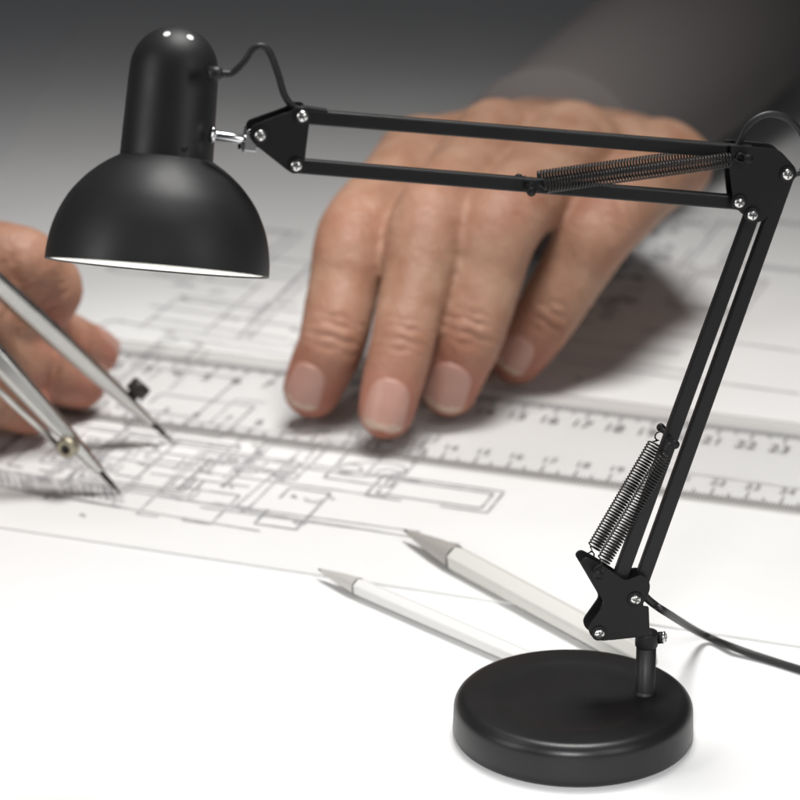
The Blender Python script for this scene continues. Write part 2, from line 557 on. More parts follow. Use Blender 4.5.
ruler = rul.build('ruler', [M_RULER, M_RULER_EDGE, M_MARK, M_INKF, M_TICK], None, False)
ruler['label'] = 'long clear plastic ruler with dark figures, pressed onto the plan by fingertips'
ruler['category'] = 'ruler'

# ------------------------------------------------------------------ hands
def finger_rings(ctrl, n=10):
    """ctrl: list of (pos, radius) -> dense smooth list"""
    P = catmull([c[0] for c in ctrl], n)
    Rr = catmull([Vector((c[1], 0, 0)) for c in ctrl], n)
    return P, [r.x for r in Rr]

def capsule_chain(mb, ctrl, flat=1.0, dors=None, n=8, sides=20):
    P, Rr = finger_rings(ctrl, n)
    def caps(P, Rr, end):
        p = P[end]; q = P[1 if end == 0 else -2]
        t = (p - q).normalized(); r = Rr[end]
        return [(p + t * (r * math.sin(a)), max(r * math.cos(a), r * 0.05)) for a in (R_(20), R_(40), R_(58), R_(74), R_(86))]
    pre = caps(P, Rr, 0)[::-1]; post = caps(P, Rr, -1)
    PP = [x[0] for x in pre] + P + [x[0] for x in post]
    RR = [x[1] for x in pre] + Rr + [x[1] for x in post]
    fr = frames(PP)
    v = []; f = []
    for i, (p, t, nn, b) in enumerate(fr):
        if dors is not None:
            d = dors - t * dors.dot(t)
            if d.length > 1e-4:
                d.normalize()
            else:
                d = nn
            s = t.cross(d)
        else:
            d, s = nn, b
        for k in range(sides):
            a = 2 * math.pi * k / sides
            v.append(p + d * (RR[i] * flat * math.cos(a)) + s * (RR[i] * math.sin(a)))
    m = len(fr)
    for i in range(m - 1):
        for k in range(sides):
            k2 = (k + 1) % sides
            f.append([i * sides + k, i * sides + k2, (i + 1) * sides + k2, (i + 1) * sides + k])
    f.append(list(range(sides))[::-1]); f.append([(m - 1) * sides + k for k in range(sides)])
    mb.add(v, f)

def make_hand(name, label, fingers, palm, extra, voxel=0.003, smooth_it=14):
    """fingers: dict of lists [MCP, PIP, DIP, TIP] of (pos, r)"""
    mb = MB()
    view = (CAM - fingers[0][3][0]).normalized()
    for fg in fingers:
        (m, rm), (p, rp), (d, rd), (t, rt) = fg
        ctrl = [(m, rm), (m.lerp(p, 0.5), (rm + rp) / 2 * 0.97), (p, rp), (p.lerp(d, 0.5), (rp + rd) / 2 * 0.98), (d, rd),
                (d.lerp(t, 0.55), (rd + rt) / 2 * 1.01), (t, rt)]
        capsule_chain(mb, ctrl, 0.92, view + Vector((0, 0, 0.5)))
    for ctrl, flat, dors in palm:
        capsule_chain(mb, ctrl, flat, dors)
    for ctrl in extra:
        capsule_chain(mb, ctrl)
    me = bpy.data.meshes.new('raw'); me.from_pydata([tuple(x) for x in mb.v], [], mb.f)
    o = bpy.data.objects.new('raw', me); COL.objects.link(o)
    md = o.modifiers.new('r', 'REMESH'); md.mode = 'VOXEL'; md.voxel_size = voxel
    ms = o.modifiers.new('s', 'SMOOTH'); ms.factor = 0.5; ms.iterations = smooth_it
    bpy.context.view_layer.update()
    dg = bpy.context.evaluated_depsgraph_get()
    me2 = bpy.data.meshes.new_from_object(o.evaluated_get(dg))
    bpy.data.objects.remove(o)
    n = len(me2.vertices)
    co = np.empty(n * 3); me2.vertices.foreach_get('co', co); co = co.reshape(-1, 3)
    nr = np.empty(n * 3); me2.vertices.foreach_get('normal', nr); nr = nr.reshape(-1, 3)
    red = np.zeros(n)
    fins = []
    for fg in fingers:
        (m, rm), (p, rp), (d, rd), (t, rt) = fg
        # knuckle creases on the back of the joints
        for J, a, r, offs, dep in ((d, (t - p).normalized(), rd, (-0.012, -0.004, 0.004, 0.013), 0.0032),
                                   (p, (d - m).normalized(), rp, (-0.018, -0.010, -0.002, 0.006, 0.014), 0.0029)):
            dv = view - a * view.dot(a); dv.normalize()
            s = a.cross(dv)
            rel = co - np.array(J)
            tt = rel @ np.array(a); hh = rel @ np.array(dv); ss = rel @ np.array(s)
            near = (np.abs(ss) < r * 1.15) & (np.abs(tt) < r * 1.3) & (hh > -0.2 * r) & (hh < r * 1.6)
            wgt = np.clip(hh / r, 0, 1) ** 0.7 * np.clip(1.15 - np.abs(ss) / r, 0, 1)
            disp = np.zeros(n)
            for q, of in enumerate(offs):
                bow = of + (0.004 * (1 if of > 0 else -1)) * (1 - (ss / r) ** 2) * 0.6 + 0.0012 * np.sin(ss * 260 + q * 2.1)
                disp += np.exp(-((tt - bow) / 0.0026) ** 2) * (1.0 if q in (1, 2) else 0.6)
            co[near] -= (nr * (disp * wgt * dep)[:, None])[near]
            rr = np.exp(-(rel ** 2).sum(1) / (r * 1.1) ** 2) * 0.33
            red = np.maximum(red, rr * (hh > 0))
            red[near] = np.maximum(red[near], (disp * wgt * 0.3)[near])
        # redder finger ends
        rel = co - np.array(t)
        red = np.maximum(red, 0.85 * np.exp(-((rel ** 2).sum(1)) / (rt * 1.9) ** 2))
        fins.append((t, (t - d).normalized(), rt))
    # tendons and slight unevenness
    for i in range(n):
        q = Vector(co[i])
        co[i] += nr[i] * (0.0012 * noise.noise(q * 20) + 0.0005 * noise.noise(q * 70))
    me2.vertices.foreach_set('co', co.ravel())
    at = me2.attributes.new('redness', 'FLOAT', 'POINT')
    at.data.foreach_set('value', np.clip(red, 0, 1).astype(np.float32))
    me2.name = name
    me2.materials.clear(); me2.materials.append(M_SKIN)
    for pl in me2.polygons: pl.use_smooth = True
    me2.update()
    return me2, fins, view

def add_nail(hand_o, bvh, tip, axis, r, view, length, width, back_=1.15, roll=0.0):
    dv = view - axis * view.dot(axis); dv.normalize()
    dv = Matrix.Rotation(roll, 3, axis) @ dv
    s = axis.cross(dv)
    NU, NV = 14, 18
    pts = {}
    start = tip - axis * (r * back_)
    ok = True
    H = np.zeros((NV + 1, NU + 1)); base = {}
    for j in range(NV + 1):
        vv = j / NV
        # outline
        if vv < 0.32: g = math.sqrt(max(0, 1 - (1 - vv / 0.32) ** 2)) * 0.70 + 0.30
        elif vv > 0.80: g = 1 - 0.45 * ((vv - 0.80) / 0.20) ** 2.2
        else: g = 1
        half = width / 2 * g * (0.92 + 0.08 * min(1, vv / 0.6))
        for i in range(NU + 1):
            u = 2 * i / NU - 1
            o = start + axis * (vv * length ) + s * (u * half)
            hit, nn, idx, dist = bvh.ray_cast(o + dv * (r * 1.5), -dv, r * 2.5)
            base[(i, j)] = o
            H[j, i] = (hit - o).dot(dv) if hit is not None else np.nan
    if np.isnan(H).any():
        mval = np.nanmean(H); H = np.where(np.isnan(H), mval - 0.004, H)
    # smooth the heights a little, keep the arch
    for _ in range(3):
        K = H.copy()
        K[1:-1, 1:-1] = 0.2 * (H[1:-1, 1:-1] + H[:-2, 1:-1] + H[2:, 1:-1] + H[1:-1, :-2] + H[1:-1, 2:])
        H = K
    # the free edge does not follow the rounding of the fingertip
    for j in range(NV + 1):
        vv = j / NV
        if vv > 0.72:
            k = int(0.72 * NV)
            slope = (H[k] - H[k - 4]) / 4
            H[j] = np.maximum(H[j], H[k] + slope * (j - k) * 1.25)
    v = []; f = []; fm = []
    lift = 0.0011
    for j in range(NV + 1):
        for i in range(NU + 1):
            u = 2 * i / NU - 1; vv = j / NV
            edge = min(1, (1 - abs(u)) * 5) * min(1, vv * 6)
            v.append(base[(i, j)] + dv * (H[j, i] + lift * (0.35 + 0.65 * edge)))
    nt = len(v)
    v += [p - dv * 0.005 for p in v]
    W = NU + 1
    for j in range(NV):
        for i in range(NU):
            f.append([j * W + i, j * W + i + 1, (j + 1) * W + i + 1, (j + 1) * W + i])
            u = 2 * (i + 0.5) / NU - 1
            fm.append(1 if (j + 0.5) / NV > 0.87 - 0.05 * u * u else 0)
            f.append([nt + x for x in f[-1]][::-1]); fm.append(0)
    ring = [i for i in range(NU)] + [j * W + NU for j in range(NV)] + [NV * W + i for i in range(NU, 0, -1)] + [j * W for j in range(NV, 0, -1)]
    for a, b in zip(ring, ring[1:] + ring[:1]):
        f.append([a, b, nt + b, nt + a]); fm.append(1 if a // W >= NV - 1 else 0)
    return link('nail', v, f, [M_NAIL, M_NAILTIP], hand_o, True, fm)

def jp(px, py, z, r):
    return (at_z(px, py, z), r)

# the hand that presses the ruler
LF = [
    [jp(424, 156, 0.185, 0.045), jp(354, 236, 0.165, 0.0365), jp(333, 338, 0.090, 0.0325), jp(312, 389, 0.041, 0.0280)],
    [jp(498, 142, 0.202, 0.047), jp(430, 218, 0.185, 0.0370), jp(402, 344, 0.095, 0.0300), jp(386, 411, 0.040, 0.0264)],
    [jp(576, 144, 0.200, 0.047), jp(502, 222, 0.180, 0.0395), jp(470, 332, 0.092, 0.0330), jp(449, 388, 0.040, 0.0276)],
    [jp(664, 160, 0.178, 0.045), jp(600, 228, 0.155, 0.0385), jp(546, 316, 0.078, 0.0310), jp(517, 359, 0.036, 0.0255)],
]
mm = (LF[1][0][0] + LF[2][0][0]) / 2
wr = Vector((mm.x + 0.03, mm.y + 0.29, 0.105))
upv = Vector((0, -0.25, 1)).normalized()
palm = []
for fg, rw in zip(LF, (0.060, 0.062, 0.062, 0.056)):
    m = fg[0][0]
    palm.append(([(m + Vector((0, 0, -0.006)), fg[0][1] * 1.12), (m.lerp(wr, 0.4) + Vector((0, 0, -0.010)), 0.068), (wr + (m - wr) * 0.12, rw + 0.012)], 0.85, upv))
el = wr + Vector((0.32, 0.72, 0.03))
forearm = [(wr + (mm - wr) * 0.2, 0.078), (wr, 0.080), (wr.lerp(el, 0.4), 0.090), (el, 0.105)]
palm.append((forearm, 0.85, upv))
# webs
for a, b in zip(LF, LF[1:]):
    q = (a[0][0].lerp(a[1][0], 0.22) + b[0][0].lerp(b[1][0], 0.22)) / 2 + Vector((0, 0, -0.012))
    palm.append(([(q, 0.030), ((a[0][0] + b[0][0]) / 2 + Vector((0, 0, -0.004)), 0.045)], 0.9, upv))
# thumb folded under the palm
tm = wr.lerp(LF[0][0][0], 0.45) + Vector((-0.02, -0.01, -0.04))
thumb = [(wr + (LF[0][0][0] - wr) * 0.2 + Vector((0, 0, -0.03)), 0.055), (tm, 0.047),
         (LF[1][0][0] + Vector((-0.03, -0.01, -0.11)), 0.036), (LF[1][1][0] + Vector((0.035, 0.11, -0.125)), 0.030), (LF[1][1][0] + Vector((0.03, 0.085, -0.148)), 0.025)]
me, fins, view = make_hand('hand', '', LF, palm, [thumb])
hand = bpy.data.objects.new('hand', me); COL.objects.link(hand)
hand['label'] = 'hand reaching from the back, four fingertips pressed on the clear ruler'
hand['category'] = 'hand'
bv = BVHTree.FromPolygons([v.co for v in me.vertices], [list(p.vertices) for p in me.polygons])
for (t, a, r), (ln, wd, bk, rl) in zip(fins, ((0.044, 0.036, 1.0, 0.30), (0.047, 0.039, 1.0, 0.05), (0.046, 0.040, 0.95, 0.10), (0.036, 0.033, 0.95, 0.25))):
    add_nail(hand, bv, t, a, r, view, ln, wd, bk, rl)
# added sleeve, its dull grey stands in for the arm fading into dark
P = [mm.lerp(wr, 0.62 + 0.04 * i) + Vector((0, 0, -0.012)) for i in range(9)] + catmull([wr, wr.lerp(el, 0.4), el], 10)
sl = [0.094 + 0.035 * i / len(P) + 0.003 * math.sin(i * 1.25) + 0.002 * math.sin(i * 0.63 + 1) + (0.004 if i < 2 else 0) for i in range(len(P))]
sl = [min(r_, max(p.z - 0.004, 0.03)) if p.z < 0.13 else r_ for r_, p in zip(sl, P)]
sv, sf = tube(P, [r_ * 0.98 for r_ in sl], 36)
link('fade_sleeve', sv, sf, M_FADE_SLEEVE, hand)

# the hand holding the dividers
def jq(px, py, z, r): return (at_z(px, py, z), r)
RF = [
    [jq(-70, 250, 0.17, 0.044), jq(22, 262, 0.165, 0.034), jq(52, 286, 0.135, 0.030), jq(38, 322, 0.100, 0.026)],
    [jq(-90, 300, 0.14, 0.044), jq(-10, 318, 0.125, 0.034), jq(52, 334, 0.075, 0.029), jq(98, 352, 0.038, 0.023)],
    [jq(-100, 345, 0.12, 0.043), jq(-30, 350, 0.105, 0.034), jq(36, 366, 0.065, 0.031), jq(80, 382, 0.036, 0.026)],
    [jq(-110, 385, 0.10, 0.040), jq(-50, 388, 0.085, 0.030), jq(-4, 400, 0.055, 0.026), jq(32, 412, 0.032, 0.022)],
]
wr2 = at_z(-270, 290, 0.14)
palm2 = []
for fg in RF:
    m = fg[0][0]
    palm2.append(([(m, fg[0][1] * 1.05), (m.lerp(wr2, 0.5), 0.062), (wr2 + (m - wr2) * 0.1, 0.06)], 0.9, upv))
el2 = wr2 + Vector((-0.5, 0.25, 0.03))
palm2.append(([(wr2, 0.075), (wr2.lerp(el2, 0.5), 0.095), (el2, 0.115)], 0.9, upv))
th2 = [(at_z(-190, 350, 0.13), 0.05), (at_z(-120, 400, 0.14), 0.042), (at_z(-70, 395, 0.16), 0.034), (at_z(-38, 360, 0.17), 0.027)]
me2, fins2, view2 = make_hand('hand', '', RF, palm2, [th2], 0.004, 5)
hand2 = bpy.data.objects.new('hand', me2); COL.objects.link(hand2)
hand2['label'] = 'hand with curled fingers at the left edge, holding the metal dividers over the plan'
hand2['category'] = 'hand'
bv2 = BVHTree.FromPolygons([v.co for v in me2.vertices], [list(p.vertices) for p in me2.polygons])
for k, (ln, wd, rl) in ((1, (0.040, 0.030, 0.2)), (2, (0.042, 0.034, 0.2))):
    t, a, r = fins2[k]
    add_nail(hand2, bv2, t, a, r, (view2 + Vector((0, 0.0, 1.6))).normalized(), ln, wd, 1.0, 0.0)

# ------------------------------------------------------------------ dividers
t1 = at_z(174, 443, 0.003); t2 = at_z(121, 494, 0.003)
hz = 0.40
hinge = at_z(-262, 52, hz)
dv_ = thing('dividers', 'pair of steel dividers whose two needle points stand on the floor plan', 'dividers', (t1 + t2) / 2)
def leg(tip, hub, shift, w0, w1):
    ax = (tip - hub).normalized()
    side = (ax.cross(CAM - tip)).normalized()      # across the bar
    out = side.cross(ax).normalized()
    if out.z < 0: out = -out
    Lg = (tip - hub).length
    st = hub + side * shift
    P = []
    for tt, w, d in ((0.0, w0, 0.020), (0.35, w0, 0.020), (0.70, w0 * 0.95, 0.018), (0.86, w1, 0.015), (0.945, w1 * 0.55, 0.009)):
        c = st.lerp(tip, tt)
        P.append((c, w, d))
    v = []; f = []
    # bevelled top: six-sided section
    for c, w, d in P:
        for a, b in ((-0.5, -0.5), (0.5, -0.5), (0.5, 0.2), (0.30, 0.5), (-0.30, 0.5), (-0.5, 0.2)):
            v.append(c + side * (a * w) + out * (b * d))
    for i in range(len(P) - 1):
        for k in range(6):
            f.append([i * 6 + k, i * 6 + (k + 1) % 6, (i + 1) * 6 + (k + 1) % 6, (i + 1) * 6 + k])
    f.append(list(range(6))); f.append([(len(P) - 1) * 6 + k for k in range(6)])
    o = link('leg', v, f, M_BAR, dv_, False, None, 0.0012)
    # needle
    q = st.lerp(tip, 0.93)
    nv, nf = tube([q, q.lerp(tip, 0.6), tip], [0.0032, 0.0024, 0.0006], 10)
    link('needle', nv, nf, M_DARKMETAL, o)
    return o, side, out, st, ax
o1, s1, u1, st1, ax1 = leg(t1, hinge, 0.0, 0.021, 0.014)
o2, s2, u2, st2, ax2 = leg(t2, hinge + Vector((-0.005, -0.03, 0)), 0.0, 0.022, 0.015)
def knob(o, c, ax, r, ln, m1, m2):
    pv, pf = lathe([(0, 0), (0, r * 0.55), (ln * 0.4, r * 0.55), (ln * 0.4, r), (ln * 0.9, r), (ln, r * 0.8), (ln, 0.45 * r), (ln * 0.85, 0.4 * r), (ln * 0.85, 0)], c, ax, 24)
    mb = MB(); mb.add(pv, pf, 0)
    mb.m = [1 if i >= 24 * 6 else 0 for i in range(len(pf))]
    mb.build('clamp_screw', [m1, m2], o, True)
c1 = st1.lerp(t1, 0.885)
side_up = s1 if (s1.dot(RT) > 0) else -s1
knob(o1, c1, side_up, 0.010, 0.022, M_DARKMETAL, M_DARKMETAL)
c2 = st2.lerp(t2, 0.875)
side_dn = -s2 if (s2.dot(RT) > 0) else s2
knob(o2, c2 - u2 * 0.002, (side_dn * 0.6 + (CAM - c2).normalized() * 0.9), 0.0095, 0.018, M_BRASS, M_DARKMETAL)
# thin spring blade beside the near leg
q0 = st2.lerp(t2, 0.62) + side_dn * 0.022; q1 = st2.lerp(t2, 0.86) + side_dn * 0.012
rv, rf = tube([q0, q0.lerp(q1, 0.5), q1], 0.003, 8)
link('adjusting_rod', rv, rf, M_BAR, dv_)
hv, hf = lathe([(-0.02, 0), (-0.02, 0.025), (0.02, 0.025), (0.02, 0)], hinge, u1, 32)
link('hinge', hv, hf, M_BAR, dv_)

# ------------------------------------------------------------------ pencils lying on the table
def pencil(name, label, a, b, r, m_body, m_tip, cone):
    ax = (b - a).normalized(); Lp = (b - a).length
    e = thing(name, label, 'pencil', a)
    pv, pf = lathe([(0.10 * cone, r * 0.22), (0.62 * cone, r * 0.7), (cone, r * 0.93)], a, ax, 20)
    tp = link('metal_tip', pv, pf, m_tip, e)
    lv, lf = lathe([(0, 0), (0.001, r * 0.10), (0.14 * cone, r * 0.14)], a, ax, 10)
    link('lead', lv, lf, M_MARK, tp)
    bv_, bf_ = lathe([(cone, 0), (cone, r * 0.97), (cone + 0.004, r), (Lp * 0.5, r), (Lp - 0.01, r), (Lp, r * 0.8), (Lp, 0)], a, ax, 6)
    link('barrel', bv_, bf_, m_body, e, False, None, 0.0015)
    return e
rp = 0.0115
pencil('pencil', 'pale cream pencil with a grey tapered tip, lying behind the lamp base', at_z(404, 530, rp + 0.001), at_z(650, 663, rp + 0.001), rp, M_PENCIL, M_WOODTIP, 0.075)
pencil('pencil', 'pale grey pencil lying nearer the camera, its end hidden by the lamp base', at_z(318, 569, 0.009), at_z(560, 674, 0.009), 0.0080, M_PENCIL2, M_PALETIP, 0.05)

# ------------------------------------------------------------------ THE LAMP
lamp = thing('desk_lamp', 'black swing arm desk lamp with a dome shade and round weighted base', 'desk lamp', (0, 0, 0))
# base
RB = 0.0905
prof = [(0.0, 0.0), (0.0, RB - 0.004), (0.0025, RB - 0.001), (0.006, RB), (0.0225, RB - 0.0006)]
prof += [(0.0225 + 0.0105 * math.sin(a), RB - 0.0006 - 0.0105 * (1 - math.cos(a))) for a in [R_(x) for x in (12, 24, 36, 48, 60, 72, 82, 90)]]
prof += [(0.0333, RB - 0.018), (0.0334, 0.064), (0.0333, 0.061), (0.0330, 0.058), (0.0327, 0.055), (0.0325, 0.050), (0.0324, 0.030), (0.0324, 0.0)]
bv_, bf_ = lathe(prof, (0, 0, 0), (0, 0, 1), 128)
base_o = link('base', bv_, bf_, M_BASE, lamp)
# post
PR = 0.0075
ptop = arm(645, 641, 0)
pz0 = Vector((POST.x, POST.y, 0.0300)); HP = ptop.z - 0.0300
pv, pf = lathe([(0, 0), (0, 0.0088), (0.003, 0.0088), (0.0042, PR + 0.0004), (0.005, PR), (HP, PR), (HP, 0)], pz0, (0, 0, 1), 32)
post_o = link('post', pv, pf, M_BLACK, lamp)
# collar of the bracket around the post and its side screw
cv, cf = lathe([(HP - 0.006, 0), (HP - 0.004, 0.0082), (HP - 0.003, 0.0086), (HP + 0.006, 0.0086), (HP + 0.0075, 0.008), (HP + 0.010, 0)], pz0, (0, 0, 1), 32)
collar = link('collar', cv, cf, M_STEEL_BLACK, lamp)

def screw(parent, c, ax=NRM, r=0.0040, name='screw'):
    mb = MB()
    pr = [(0.0, 0), (0.0, r)] + [(0.0004 + 0.0021 * math.sin(a), r * math.cos(a)) for a in [R_(x) for x in (0, 20, 40, 60, 78)]] + [(0.0025, 0)]
    v, f = lathe(pr, c, ax, 20); mb.add(v, f, 0)
    # cross recess as dark strips, its shade put into the colour
    a = ax.normalized(); n = a.orthogonal().normalized(); n = Matrix.Rotation(random.uniform(0, 1.5), 3, a) @ n; b = a.cross(n)
    for d, e in ((n, b), (b, n)):
        off = 0.00225 if d is n else 0.00232
        v, f = box_between(c + a * off - d * r * 0.62, c + a * off + d * r * 0.62, e, r * 0.26, a, 0.0007); mb.add(v, f, 1)
    return mb.build(name, [M_ZINC, M_SLOT_SHADE], parent)
def washer(parent, c, ax=NRM, r=0.0058):
    v, f = lathe([(0, 0), (0, r), (0.0009, r), (0.0011, r * 0.94), (0.0011, 0)], c, ax, 28)
    return link('washer', v, f, M_STEEL_BLACK, parent)

# square tube bars
FT = 0.0110
def sq_bar(a, b, w, name='arm_bar', depth=0.0065, off=0.0):
    p = arm(*a, off); q = arm(*b, off)
    ax = (q - p).normalized()
    wd = ax.cross(NRM).normalized()
    v, f = box_between(p, q, wd, w, NRM, depth)
    return link(name, v, f, M_TUBE, lamp, False, None, 0.0014)
b1 = sq_bar((599, 634), (753, 211), 0.0113)
b2 = sq_bar((634, 601), (789, 168), 0.0113)
b3 = sq_bar((296, 115.5), (752, 152.5), 0.0104)
b4 = sq_bar((291, 165), (742, 202.5), 0.0104)

# bracket plates (front and back), outlines on the front face
OFF = 0.0062; PT = 0.0018
def plates(name, pts, rad, parent=None, back=True, backpts=None):
    P2 = round_poly([(x, y) for x, y in pts], rad)
    poly = [arm(p[0], p[1], OFF + PT) for p in P2]
    mb = MB()
    v, f = prism(poly, -NRM * PT); mb.add(v, f)
    if back:
        pl = poly if backpts is None else [arm(p[0], p[1], OFF + PT) for p in round_poly(backpts, rad)]
        v, f = prism([p - NRM * (2 * OFF + PT) for p in pl], -NRM * PT); mb.add(v, f)
    return mb.build(name, [M_STEEL_BLACK], lamp, False, 0.0005)

low = plates('mounting_bracket', [(580, 562), (586, 557), (596, 562), (611, 571), (626, 581), (640, 575), (648, 577), (651, 588), (646, 600), (641.5, 606), (649, 607), (650, 636), (634, 637), (601, 641.5), (591, 637), (588, 628), (605, 604), (585, 570)],
             [4, 4, 3, 3, 3, 5, 6, 6, 5, 1.5, 1.5, 2, 4, 7, 7, 8, 5, 4])
elb = plates('elbow_bracket', [(731, 145), (779, 149), (796, 168), (797, 176), (789, 187), (763, 222), (752, 223), (734, 206), (730, 170)], [3, 8, 6, 6, 6, 8, 8, 9, 4])
hed = plates('head_bracket', [(251, 126), (290, 112), (297, 107), (307, 107), (311, 116), (309, 127), (305, 160), (303, 172), (294, 174.5), (288, 171), (254, 144), (249, 136)], [6, 3, 5, 5, 5, 3, 4, 6, 6, 5, 7, 7])
FR = OFF + PT
for par, pts in ((low, ((635, 599), (599, 633))), (elb, ((787, 174), (739, 202), (752, 214.5))), (hed, ((260, 135), (302, 116), (296, 165)))):
    for x, y in pts:
        c = arm(x, y, FR)
        washer(par, c)
        screw(par, c + NRM * 0.0011)
        # through bolt with nut at the back
        v, f = lathe([(0, 0), (0, 0.0017), (-(2 * FR + 0.004), 0.0017), (-(2 * FR + 0.004), 0)], c, NRM, 10)
        vb = MB(); vb.add(v, f)
        v, f = lathe([(-(2 * FR), 0), (-(2 * FR), 0.0040), (-(2 * FR + 0.0028), 0.0040), (-(2 * FR + 0.0028), 0)], c, NRM, 6); vb.add(v, f)
        vb.build('bolt', [M_ZINC], par, False)
# spacer web joining the two plates of each bracket
def spacer(par, a, b, w=0.0016):
    p = arm(*a, 0.0); q = arm(*b, 0.0)
    ax = (q - p).normalized(); wd = ax.cross(NRM).normalized()
    v, f = box_between(p, q, wd, w, NRM, 2 * OFF - 0.0004)
    link('bracket_web', v, f, M_STEEL_BLACK, par, False)
spacer(elb, (737, 148.5), (776, 151.5)); spacer(low, (608, 636.0), (646, 632)); spacer(hed, (265, 123.5), (288, 115))
# set screw on the collar, facing right
cs_ = Vector((POST.x, POST.y, ptop.z + 0.0015)) + EX * 0.0084
v, f = lathe([(0, 0), (0, 0.0045), (0.004, 0.0045), (0.0045, 0.003), (0.0045, 0)], cs_, EX, 20)
link('collar_boss', v, f, M_STEEL_BLACK, collar)
screw(collar, cs_ + EX * 0.0045, (EX + NRM * 0.5).normalized(), 0.0048, 'set_screw')

# springs
def spring(a, b, off, r, turns, wire=0.00062):
    p = arm(*a); q = arm(*b); p = p + NRM * off; q = q + NRM * off
    ax = (q - p).normalized(); Lg = (q - p).length
    n = NRM; bb = ax.cross(n).normalized(); n = bb.cross(ax)
    e0, e1 = 0.030 * Lg + 0.006, Lg - 0.030 * Lg - 0.006
    pts = []
    # hook at the start
    for i in range(9):
        t = i / 8 * math.pi * 1.5
        pts.append(p + ax * (0.0035 - 0.0035 * math.cos(t - 1.2)) + bb * (0.0035 * math.sin(t - 1.2)))
    pts.append(p + ax * e0 * 0.8)
    N = turns * 12
    for i in range(N + 1):
        t = i / 12 * 2 * math.pi
        rr = r * min(1, 0.45 + i / 14, 0.45 + (N - i) / 14)
        pts.append(p + ax * (e0 + (e1 - e0) * i / N) + bb * (rr * math.cos(t)) + n * (rr * math.sin(t)))
    pts.append(q - ax * e0 * 0.8)
    for i in range(9):
        t = i / 8 * math.pi * 1.5
        pts.append(q - ax * (0.0035 - 0.0035 * math.cos(t - 1.2)) - bb * (0.0035 * math.sin(t - 1.2)))
    v, f = tube(pts, wire, 6)
    return link('spring', v, f, M_SPRING, lamp)
def pin(a, half, r=0.0018, name='spring_pin', head=0.0032):
    c = arm(*a)
    v, f = lathe([(-half - 0.003, 0), (-half - 0.003, head), (-half, head), (-half, r), (half, r), (half, head), (half + 0.003, head), (half + 0.003, 0)], c, NRM, 18)
    return link(name, v, f, M_STEEL_BLACK, lamp)
# along the forearm
pin((525, 185), 0.0150); pin((741, 153), 0.0150)
spring((526, 184), (741, 154), 0.0092, 0.0052, 62)
spring((526, 184), (741, 154), -0.0092, 0.0052, 62)
# along the lower arm
pin((668, 436), 0.0155); pin((592, 566), 0.0150)
spring((667, 438), (592, 566), 0.0125, 0.0052, 40)
spring((667, 438), (592, 566), -0.0125, 0.0052, 40)

# hook tab on top of the forearm bar at the head bracket
p = arm(300, 107, 0); q = arm(327, 111, 0)
ax = (q - p).normalized(); v, f = box_between(p, q, ax.cross(NRM).normalized(), 0.0025, NRM, 0.006)
link('cord_clip', v, f, M_STEEL_BLACK, hed, False, None, 0.0006)

# swivel joint: U bracket, rod, washer and side plate on the housing
sw = MB()
c = arm(256, 136, 0)
rodend = arm(245, 139.5, 0); rodst = arm(214, 135.5, 0)
v, f = tube([rodst, rodst.lerp(rodend, 0.5), rodend], 0.0033, 20); sw.add(v, f)
uu = (rodend - rodst).normalized(); vv_ = uu.cross(NRM).normalized()
v, f = box_between(rodend - vv_ * 0.0080, rodend + vv_ * 0.0080, uu, 0.0020, NRM, 0.0102); sw.add(v, f)
for s in (-1, 1):
    v, f = box_between(rodend + NRM * (s * 0.0045) - uu * 0.0008, rodend + NRM * (s * 0.0045) + uu * 0.008, vv_, 0.0130, NRM, 0.0014); sw.add(v, f)
swo = sw.build('swivel_joint', [M_CHROME], lamp, False, 0.0004)
for p_ in swo.data.polygons: p_.use_smooth = len(p_.vertices) == 4 and p_.area < 2e-5
v, f = lathe([(0, 0), (0, 0.0062), (0.0012, 0.0062), (0.0030, 0.0042), (0.0036, 0.0022), (0.0036, 0)], arm(210.5, 134.5, 0), uu, 24)
link('rivet', v, f, M_CHROME, swo)
# wing nut below the head bracket at the back
wn = MB(); cw = arm(259, 146, 0) - NRM * 0.015
v, f = lathe([(-0.004, 0), (-0.004, 0.0052), (0.004, 0.0045), (0.004, 0)], cw, NRM, 20); wn.add(v, f)
for s in (-1, 1):
    v, f = box_between(cw + EX * (s * 0.004), cw + EX * (s * 0.012) - Vector((0, 0, 0.003)), Vector((0, 0, 1)), 0.006, NRM, 0.002); wn.add(v, f)
wn.build('wing_nut', [M_STEEL_BLACK], swo, False, 0.0008)

# shade and socket housing, axis tilted
SC_C = arm(157, 268.5, 0.0)
kpx = (SC_C - CAM).dot(FW) * TAN / 400           # metres per photo pixel there
al = R_(4.9)
rv_ = (SC_C - CAM).normalized()
AX = (RT * math.sin(al) + UP * math.cos(al)).normalized()
AX = (AX - rv_ * AX.dot(rv_)).normalized()
be = R_(1.75)
AX = (AX * math.cos(be) + rv_ * math.sin(be)).normalized()
T = [(0, 112.4), (6, 112.3), (15, 111.6), (30, 109.3), (45, 105.0), (60, 98.4), (72, 91.2), (85, 80.5), (95, 70.0), (103, 59.5), (108.5, 50.5), (112, 44.5)]
rows = catmull([Vector((a, b, 0)) for a, b in T], 4)
outp = [(p.x * kpx, p.y * kpx) for p in rows]
inp = [(max(0.0008, p.x * kpx - 0.0011), p.y * kpx - 0.0011) for p in rows]
th = 0.0011
shell = [(0.0012, outp[0][1] - th - 0.0006), (0.0, outp[0][1] - th * 0.5)] + [(outp[0][0] + 0.0006, outp[0][1])] + outp[1:]
v, f = lathe(shell, SC_C, AX, 128)
shade = link('lamp_shade', v, f, M_BLACK, lamp)
v, f = lathe([(0.0013, outp[0][1] - th - 0.0004)] + inp[1:] + [(inp[-1][0], 0)], SC_C, AX, 128)
